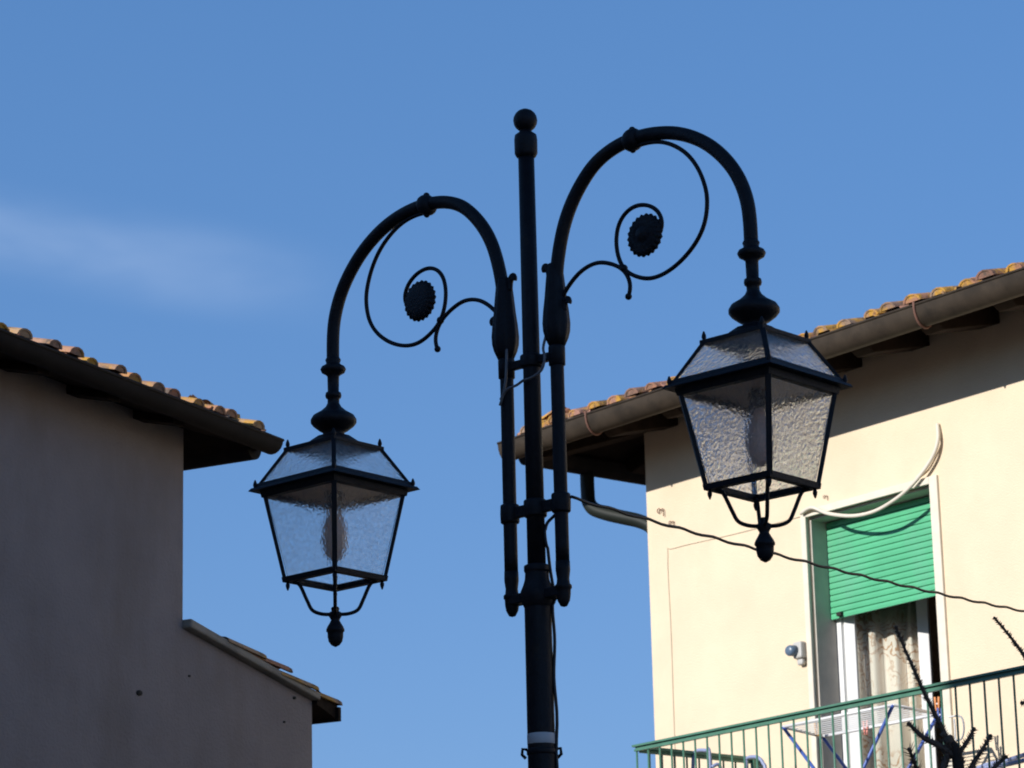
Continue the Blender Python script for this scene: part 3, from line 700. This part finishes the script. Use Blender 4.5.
def make_arm():
    m = MB()
    tp = [(.121, 3.86), (.121, 4.3), (.121, 4.75), (.128, 4.883), (.139, 4.967), (.166, 5.068), (.203, 5.146), (.254, 5.215), (.324, 5.279), (.412, 5.316), (.506, 5.329), (.600, 5.324), (.703, 5.299), (.801, 5.250), (.884, 5.182), (.954, 5.092), (.994, 4.995), (1.006, 4.905), (1.006, 4.80)]
    m.tube(smooth_pts(spline([V(s, 0, z) for s, z in tp], 6), 6), .0245, 18)
    arm = m.build('arm', M['iron'], lamp)
    m = MB(); m.lathe([(.003, 3.700), (.012, 3.703), (.022, 3.722), (.0255, 3.745), (.026, 3.762), (.030, 3.766), (.030, 3.776), (.024, 3.782), (.022, 3.80), (.026, 3.83), (.0255, 3.862)], (.121, 0, 0), 20)
    m.build('foot_knob', M['iron'], arm)
    m = MB()                                          # acanthus sleeve: collar, leaf bulb, curled tips
    m.lathe([(.025, 4.572), (.030, 4.575), (.0305, 4.64), (.029, 4.645)], (.121, 0, 0), 20)
    m.lathe([(.029, 4.646), (.040, 4.675), (.046, 4.70), (.0475, 4.73), (.044, 4.775), (.0385, 4.82), (.033, 4.88), (.0275, 4.935), (.0255, 4.95)], (.123, 0, 0), 32, wob=lambda a, j: 1 + .06 * math.cos(a * 8) * (1 if 0 < j < 8 else .3))
    m.tube(spline([V(.098, 0, 4.90), V(.093, 0, 4.935), V(.080, 0, 4.952), V(.074, 0, 4.945), V(.076, 0, 4.935)], 5), [.012] * 21, 10)
    m.tube(spline([V(.160, 0, 4.77), V(.166, 0, 4.80), V(.178, 0, 4.808), V(.184, 0, 4.80), V(.181, 0, 4.792)], 5), [.012] * 21, 10)
    m.build('leaf_sleeve', M['iron'], arm)
    m = MB(); c = V(.503, 0, 5.325)
    m.lathe([(.024, -.029), (.030, -.027), (.037, -.018), (.0405, -.008), (.0405, .008), (.037, .018), (.030, .027), (.024, .029)], c, 24, ((0, 1, 0), (0, 0, 1), (1, 0, .12)))
    m.ball(c + V(0, 0, .037), .013, 12); m.ball(c + V(0, 0, -.037), .012, 12)
    m.build('knob', M['iron'], arm)
    sc = [(.50, 5.296), (.557, 5.298), (.622, 5.288), (.686, 5.259), (.748, 5.209), (.793, 5.144), (.819, 5.075), (.826, 5.017), (.813, 4.947), (.776, 4.888), (.717, 4.840), (.651, 4.809), (.587, 4.797), (.529, 4.806), (.471, 4.836), (.438, 4.870), (.418, 4.918), (.413, 4.975), (.427, 5.028), (.461, 5.064), (.508, 5.078), (.56, 5.068), (.602, 5.039), (.622, 5.0), (.618, 4.965), (.60, 4.95)]
    m = MB(); m.tube(smooth_pts(spline([V(s, 0, z) for s, z in sc], 5), 4), .0078, 10)
    tl_ = [(.145, 4.79), (.157, 4.823), (.2, 4.867), (.255, 4.9), (.322, 4.911), (.388, 4.891), (.439, 4.858), (.464, 4.819), (.469, 4.786), (.463, 4.762)]
    m.tube(smooth_pts(spline([V(s, 0, z) for s, z in tl_], 5), 3), .0078, 10)
    m.ball((.460, 0, 4.755), .0125, 12)
    m.ball((.443, 0, 4.862), .0145, 12)
    m.build('scroll', M['iron'], arm)
    m = MB(); c = V(.546, 0, 4.96)
    AX = ((1, 0, 0), (0, 0, 1), (0, -1, 0))
    m.lathe([(.04, -.016), (.066, -.012), (.076, -.002), (.076, .006), (.062, .018), (.052, .014), (.040, .024), (.032, .018), (.022, .030), (.004, .034)], c, 88, AX, wob=lambda a, j: 1 + (.045 * math.cos(22 * a) if j < 5 else .03 * math.cos(11 * a)))
    m.build('rosette', M['iron'], arm)
    m = MB(); cx = V(1.006, 0, 0)
    m.lathe([(.0245, 4.835), (.03, 4.825), (.026, 4.812), (.030, 4.806), (.044, 4.798), (.049, 4.788), (.044, 4.776), (.030, 4.768), (.0225, 4.76), (.0215, 4.700), (.029, 4.695), (.031, 4.685), (.029, 4.676), (.0225, 4.671), (.0225, 4.655), (.030, 4.640), (.050, 4.622), (.078, 4.605), (.087, 4.590), (.087, 4.578), (.078, 4.566), (.055, 4.548), (.041, 4.540), (.041, 4.525), (.046, 4.522), (.046, 4.515)], cx, 32)
    m.build('drop_spindle', M['iron'], arm)
    return arm

def make_lantern():
    # square lantern, sides parallel to the arm, hung at x = 1.006
    lx = 1.006; q = 1 / math.sqrt(2)
    def cor(hd, z): h = hd * q; return [V(lx + sx * h, sy * h, z) for sx, sy in ((1, 1), (-1, 1), (-1, -1), (1, -1))]
    zR, zT, zB = 4.322, 4.472, 3.972
    hR, hG, hT, hb0, hb1 = .325, .290, .178, .262, .186
    m = MB()
    # crown plate with a flared cap
    m.hexa(cor(hT + .012, zT - .004), cor(hT + .012, zT + .010))
    r1, r2, r3 = cor(hT + .002, zT + .010), cor(.10, zT + .030), cor(.058, zT + .058)
    m._add(r1 + r2 + r3, [(i, (i + 1) % 4, 4 + (i + 1) % 4, 4 + i) for i in range(4)] + [(4 + i, 4 + (i + 1) % 4, 8 + (i + 1) % 4, 8 + i) for i in range(4)] + [(8, 9, 10, 11)], False)
    # rim tray (hollow frame)
    def frame(h_out0, h_in0, z0, h_out1, h_in1, z1):
        a, b, c, d = cor(h_out0, z0), cor(h_in0, z0), cor(h_out1, z1), cor(h_in1, z1)
        m._add(a + b + c + d, [(i, (i + 1) % 4, 4 + (i + 1) % 4, 4 + i) for i in range(4)] + [(8 + i, 12 + i, 12 + (i + 1) % 4, 8 + (i + 1) % 4) for i in range(4)] +
               [(i, 8 + i, 8 + (i + 1) % 4, (i + 1) % 4) for i in range(4)] + [(4 + i, 4 + (i + 1) % 4, 12 + (i + 1) % 4, 12 + i) for i in range(4)], False)
    frame(hR, hb0 - .03, zR - .008, hR - .012, hb0 - .03, zR + .004)
    frame(hG + .012, hG - .035, zR + .0045, hG + .002, hG - .035, zR + .022)
    frame(hb0 + .012, hb0 - .028, zR - .032, hb0 + .018, hb0 - .028, zR - .0085)
    frame(hb1 + .010, hb1 - .028, zB - .008, hb1 + .014, hb1 - .026, zB + .012)
    tb, bb, rt, rb = cor(hb0, zR - .02), cor(hb1, zB), cor(hT, zT), cor(hG - .006, zR + .012)
    ctr = V(lx, 0, 0)
    for i in range(4):
        out = (tb[i] - V(lx, 0, tb[i].z)).normalized()
        m.bar(bb[i], tb[i], .019, .014, up=out); m.bar(rb[i], rt[i], .017, .012, up=out)
        # little spikes on rim and crown, drops below the corners
        for p, s_ in ((V(lx, 0, 0) + out * (hR - .028) + V(0, 0, zR + .004), 1), (V(lx, 0, 0) + out * (hT - .004) + V(0, 0, zT + .010), 1), (V(lx, 0, 0) + out * (hb1 - .01) + V(0, 0, zB - .008), -1)):
            m.lathe([(.005, -.004), (.006, .004), (.0085, .010), (.0075, .018), (.004, .028), (.002, .032)], p, 10, ((1, 0, 0), (0, s_, 0), (0, 0, s_)))
    lan = m.build('lantern', M['iron'], lamp, bevel=.0015)
    # glass
    def pane(c0, c1, d0, d1, name):
        a, b, c, d = c0, c1, d1, d0
        ce = (a + b + c + d) / 4; nrm = (b - a).cross(d - a).normalized()
        if nrm.dot(ce - V(lx, 0, ce.z)) < 0: nrm = -nrm
        e = nrm * .002; k = .965
        Q = [ce + (p - ce) * k for p in (a, b, c, d)]
        mm = MB(); mm.hexa([p - e for p in Q], [p + e for p in Q]); return mm.build(name, M['glass'], lan)
    t2, b2 = cor(hb0 - .008, zR - .032), cor(hb1 - .006, zB + .012)
    t3, b3 = cor(hT - .004, zT - .004), cor(hG - .012, zR + .022)
    for i in range(4):
        j = (i + 1) % 4
        pane(t2[i], t2[j], b2[i], b2[j], 'glass_pane'); pane(t3[i], t3[j], b3[i], b3[j], 'roof_pane')
    m = MB(); m.hexa(cor(hb0 - .031, zR - .016), cor(hb0 - .031, zR - .012)); m.build('reflector', M['reflector'], lan)
    m = MB(); m.lathe([(.03, zR - .017), (.03, zR - .075), (.024, zR - .08)], (lx, 0, 0), 16)
    m.build('lamp_holder', M['iron'], lan)
    m = MB(); m.lathe([(.022, zR - .081), (.026, zR - .10), (.040, zR - .135), (.047, zR - .175), (.046, zR - .215), (.036, zR - .255), (.02, zR - .275), (.002, zR - .28)], (lx, 0, 0), 20)
    m.build('bulb', M['bulb'], lan)
    m = MB()                                          # basket of four rods, collar and acorn
    for i in range(4):
        out = (bb[i] - V(lx, 0, bb[i].z)).normalized(); c = V(lx, 0, 0)
        m.tube(spline([c + out * (hb1 - .03) + V(0, 0, zB - .006), c + out * (hb1 - .055) + V(0, 0, zB - .02), c + out * .105 + V(0, 0, 3.895), c + out * .085 + V(0, 0, 3.857), c + out * .05 + V(0, 0, 3.842), c + out * .012 + V(0, 0, 3.84)], 5), .007, 8)
    m.build('basket_rods', M['iron'], lan)
    m = MB(); m.lathe([(.012, 3.868), (.016, 3.862), (.014, 3.852), (.024, 3.846), (.026, 3.836), (.020, 3.826), (.016, 3.818), (.022, 3.806), (.030, 3.793), (.0345, 3.782), (.0345, 3.776), (.030, 3.772), (.0295, 3.755), (.026, 3.738), (.016, 3.724), (.003, 3.717)], (lx, 0, 0), 20)
    m.build('acorn_finial', M['iron'], lan)
    return lan
arm = make_arm(); lan = make_lantern()
a2 = copy_tree(arm, lamp); a2.rotation_euler = (0, 0, math.pi)
l2 = copy_tree(lan, lamp); l2.rotation_euler = (0, 0, math.pi)

# twisted overhead cable: up the pole, out at the clamp and across to the cream house
def lw(x, y, z): return LAMP + V(math.cos(AZ) * x + math.sin(AZ) * y, -math.sin(AZ) * x + math.cos(AZ) * y, z)
e_x, e_z = fr(1200, 639)
end = hw(e_x, -.03, e_z)
st = lw(.150, .022, 4.09)
P = [lw(.085, .05, 0.9), lw(.05, .028, 2.2), lw(.048, .027, 3.2), lw(.047, .027, 3.68), lw(.056, .03, 3.76), lw(.038, .017, 3.9), lw(.035, .014, 4.0), lw(.055, .035, 4.045), lw(.11, .045, 4.08), st]
path = spline(P, 14)
nspan = 150
for k in range(1, nspan + 1):
    t = k / nspan; p = st.lerp(end, t); p.z -= .06 * 4 * t * (1 - t); path.append(p)
a_, b_ = MB(), None
def twist(off):
    out = []; s = 0
    for i, p in enumerate(path):
        if i: s += (p - path[i - 1]).length
        t = (path[min(i + 1, len(path) - 1)] - path[max(i - 1, 0)]).normalized()
        u = t.cross(V(0, 0, 1)); u = u.normalized() if u.length > .1 else V(1, 0, 0); w = u.cross(t)
        ph = s * 2 * math.pi / .27 + off; out.append(p + (u * math.cos(ph) + w * math.sin(ph)) * .0032)
    return out
m = MB(); m.tube(twist(0), .0058, 8)
oc = MB(); org = st
oc.v = [tuple(Vector(v) - org) for v in m.v]; oc.f, oc.sm, oc.rnd = m.f, m.sm, m.rnd
o = oc.build('overhead_cable', M['cable_black'], None, loc=org)
tag(o, 'black twisted cable running from the lamp clamp across to the cream house', 'cable')

# ================================================================== dark spiny young conifer, tips only in frame
TD = 13.2
def tp(px, py, y=TD): return on_plane(px, py, V(0, y, 0), V(0, 1, 0))
base = tp(957, 757); root = V(base.x + .05, TD, 0)
tr = empty('spiny_conifer', root, 0, 'dark spiny bare-topped conifer rising in front of the balcony at right', 'tree')
m = MB()
tb = [V(0, 0, 0), V(.02, .02, 1.2), V(-.03, 0, 2.4), V(-.03, 0, 3.2), base + V(.02, 0, -.35) - root, base - root, tp(949, 741) - root]
m.tube(spline(tb, 5), [.07 - .055 * k / 30 for k in range(31)], 10); m.build('trunk', M['bark'], tr)
def twig(pts, r0, r1, spike):
    P = spline([Vector(p) - root for p in pts], 8); n = len(P)
    m = MB(); m.tube(P, [r0 + (r1 - r0) * i / (n - 1) for i in range(n)], 8)
    s = 0
    for i in range(n - 1):
        a, b = P[i], P[i + 1]; t = (b - a).normalized(); cnt = max(2, int((b - a).length / .0018))
        for k in range(cnt):
            c = a.lerp(b, k / cnt); ph = random.uniform(0, 6.283); u = t.orthogonal().normalized(); w = t.cross(u)
            d = (u * math.cos(ph) + w * math.sin(ph)); rr = r0 + (r1 - r0) * i / n
            L = spike * random.uniform(.6, 1.25); tip = c + d * (rr + L) + t * L * .9
            side = t.cross(d) * .0026
            m._add([c + d * rr * .6 - side, c + d * rr * .6 + side, c + d * rr * .8 + t * .006, tip], [(0, 1, 3), (1, 2, 3), (2, 0, 3)], False)
    e = P[-1]; m.ball(e, r1 * 1.5, 8)
    m.build('branch', M['needle'], tr)
twig([tp(950, 748), tp(944, 732), tp(935, 714), tp(922, 688), tp(912, 665), tp(904, 647), tp(896, 627)], .0115, .0045, .013)
twig([tp(956, 757), tp(938, 745), tp(924, 738), tp(909, 724)], .017, .007, .016)
twig([tp(953, 757), tp(960, 752), tp(968, 740), tp(974, 729)], .012, .006, .014)
twig([tp(966, 778), tp(974, 762), tp(982, 750), tp(990.5, 736)], .012, .006, .014)
twig([tp(978, 790), tp(990, 772), tp(1006, 757)], .013, .006, .018)
twig([tp(942, 772), tp(948, 752), tp(944, 735)], .016, .010, .016)
twig([tp(962, 764), tp(955, 748), tp(950, 738)], .016, .010, .018)
twig([base - root + root + V(.02, 0, -.25), base, tp(953, 748), tp(949, 741)], .024, .016, .014)
# side limb that reaches the right edge
lim = [base + V(.02, 0, -.9), tp(1040, 820, TD), tp(1062, 745, TD), tp(1040, 690, TD)]
m = MB(); m.tube(spline([p - root for p in lim], 6), [.03 - .018 * k / 18 for k in range(19)], 8); m.build('limb', M['bark'], tr)
twig([tp(1040, 690), tp(1024, 656), tp(1008, 634), tp(994.5, 618)], .009, .0045, .010)
twig([tp(1040, 690), tp(1030, 700), tp(1022, 703)], .008, .006, .014)
for k in range(22):                                   # lower whorls, below the frame
    z = 1.2 + k * .1; a = k * 2.4; l_ = .9 - k * .02
    p = V(-.02, 0, z) + root
    twig([p, p + V(math.cos(a), math.sin(a), .25) * l_ * .5, p + V(math.cos(a), math.sin(a), .7) * l_ * .85], .014, .006, .03)
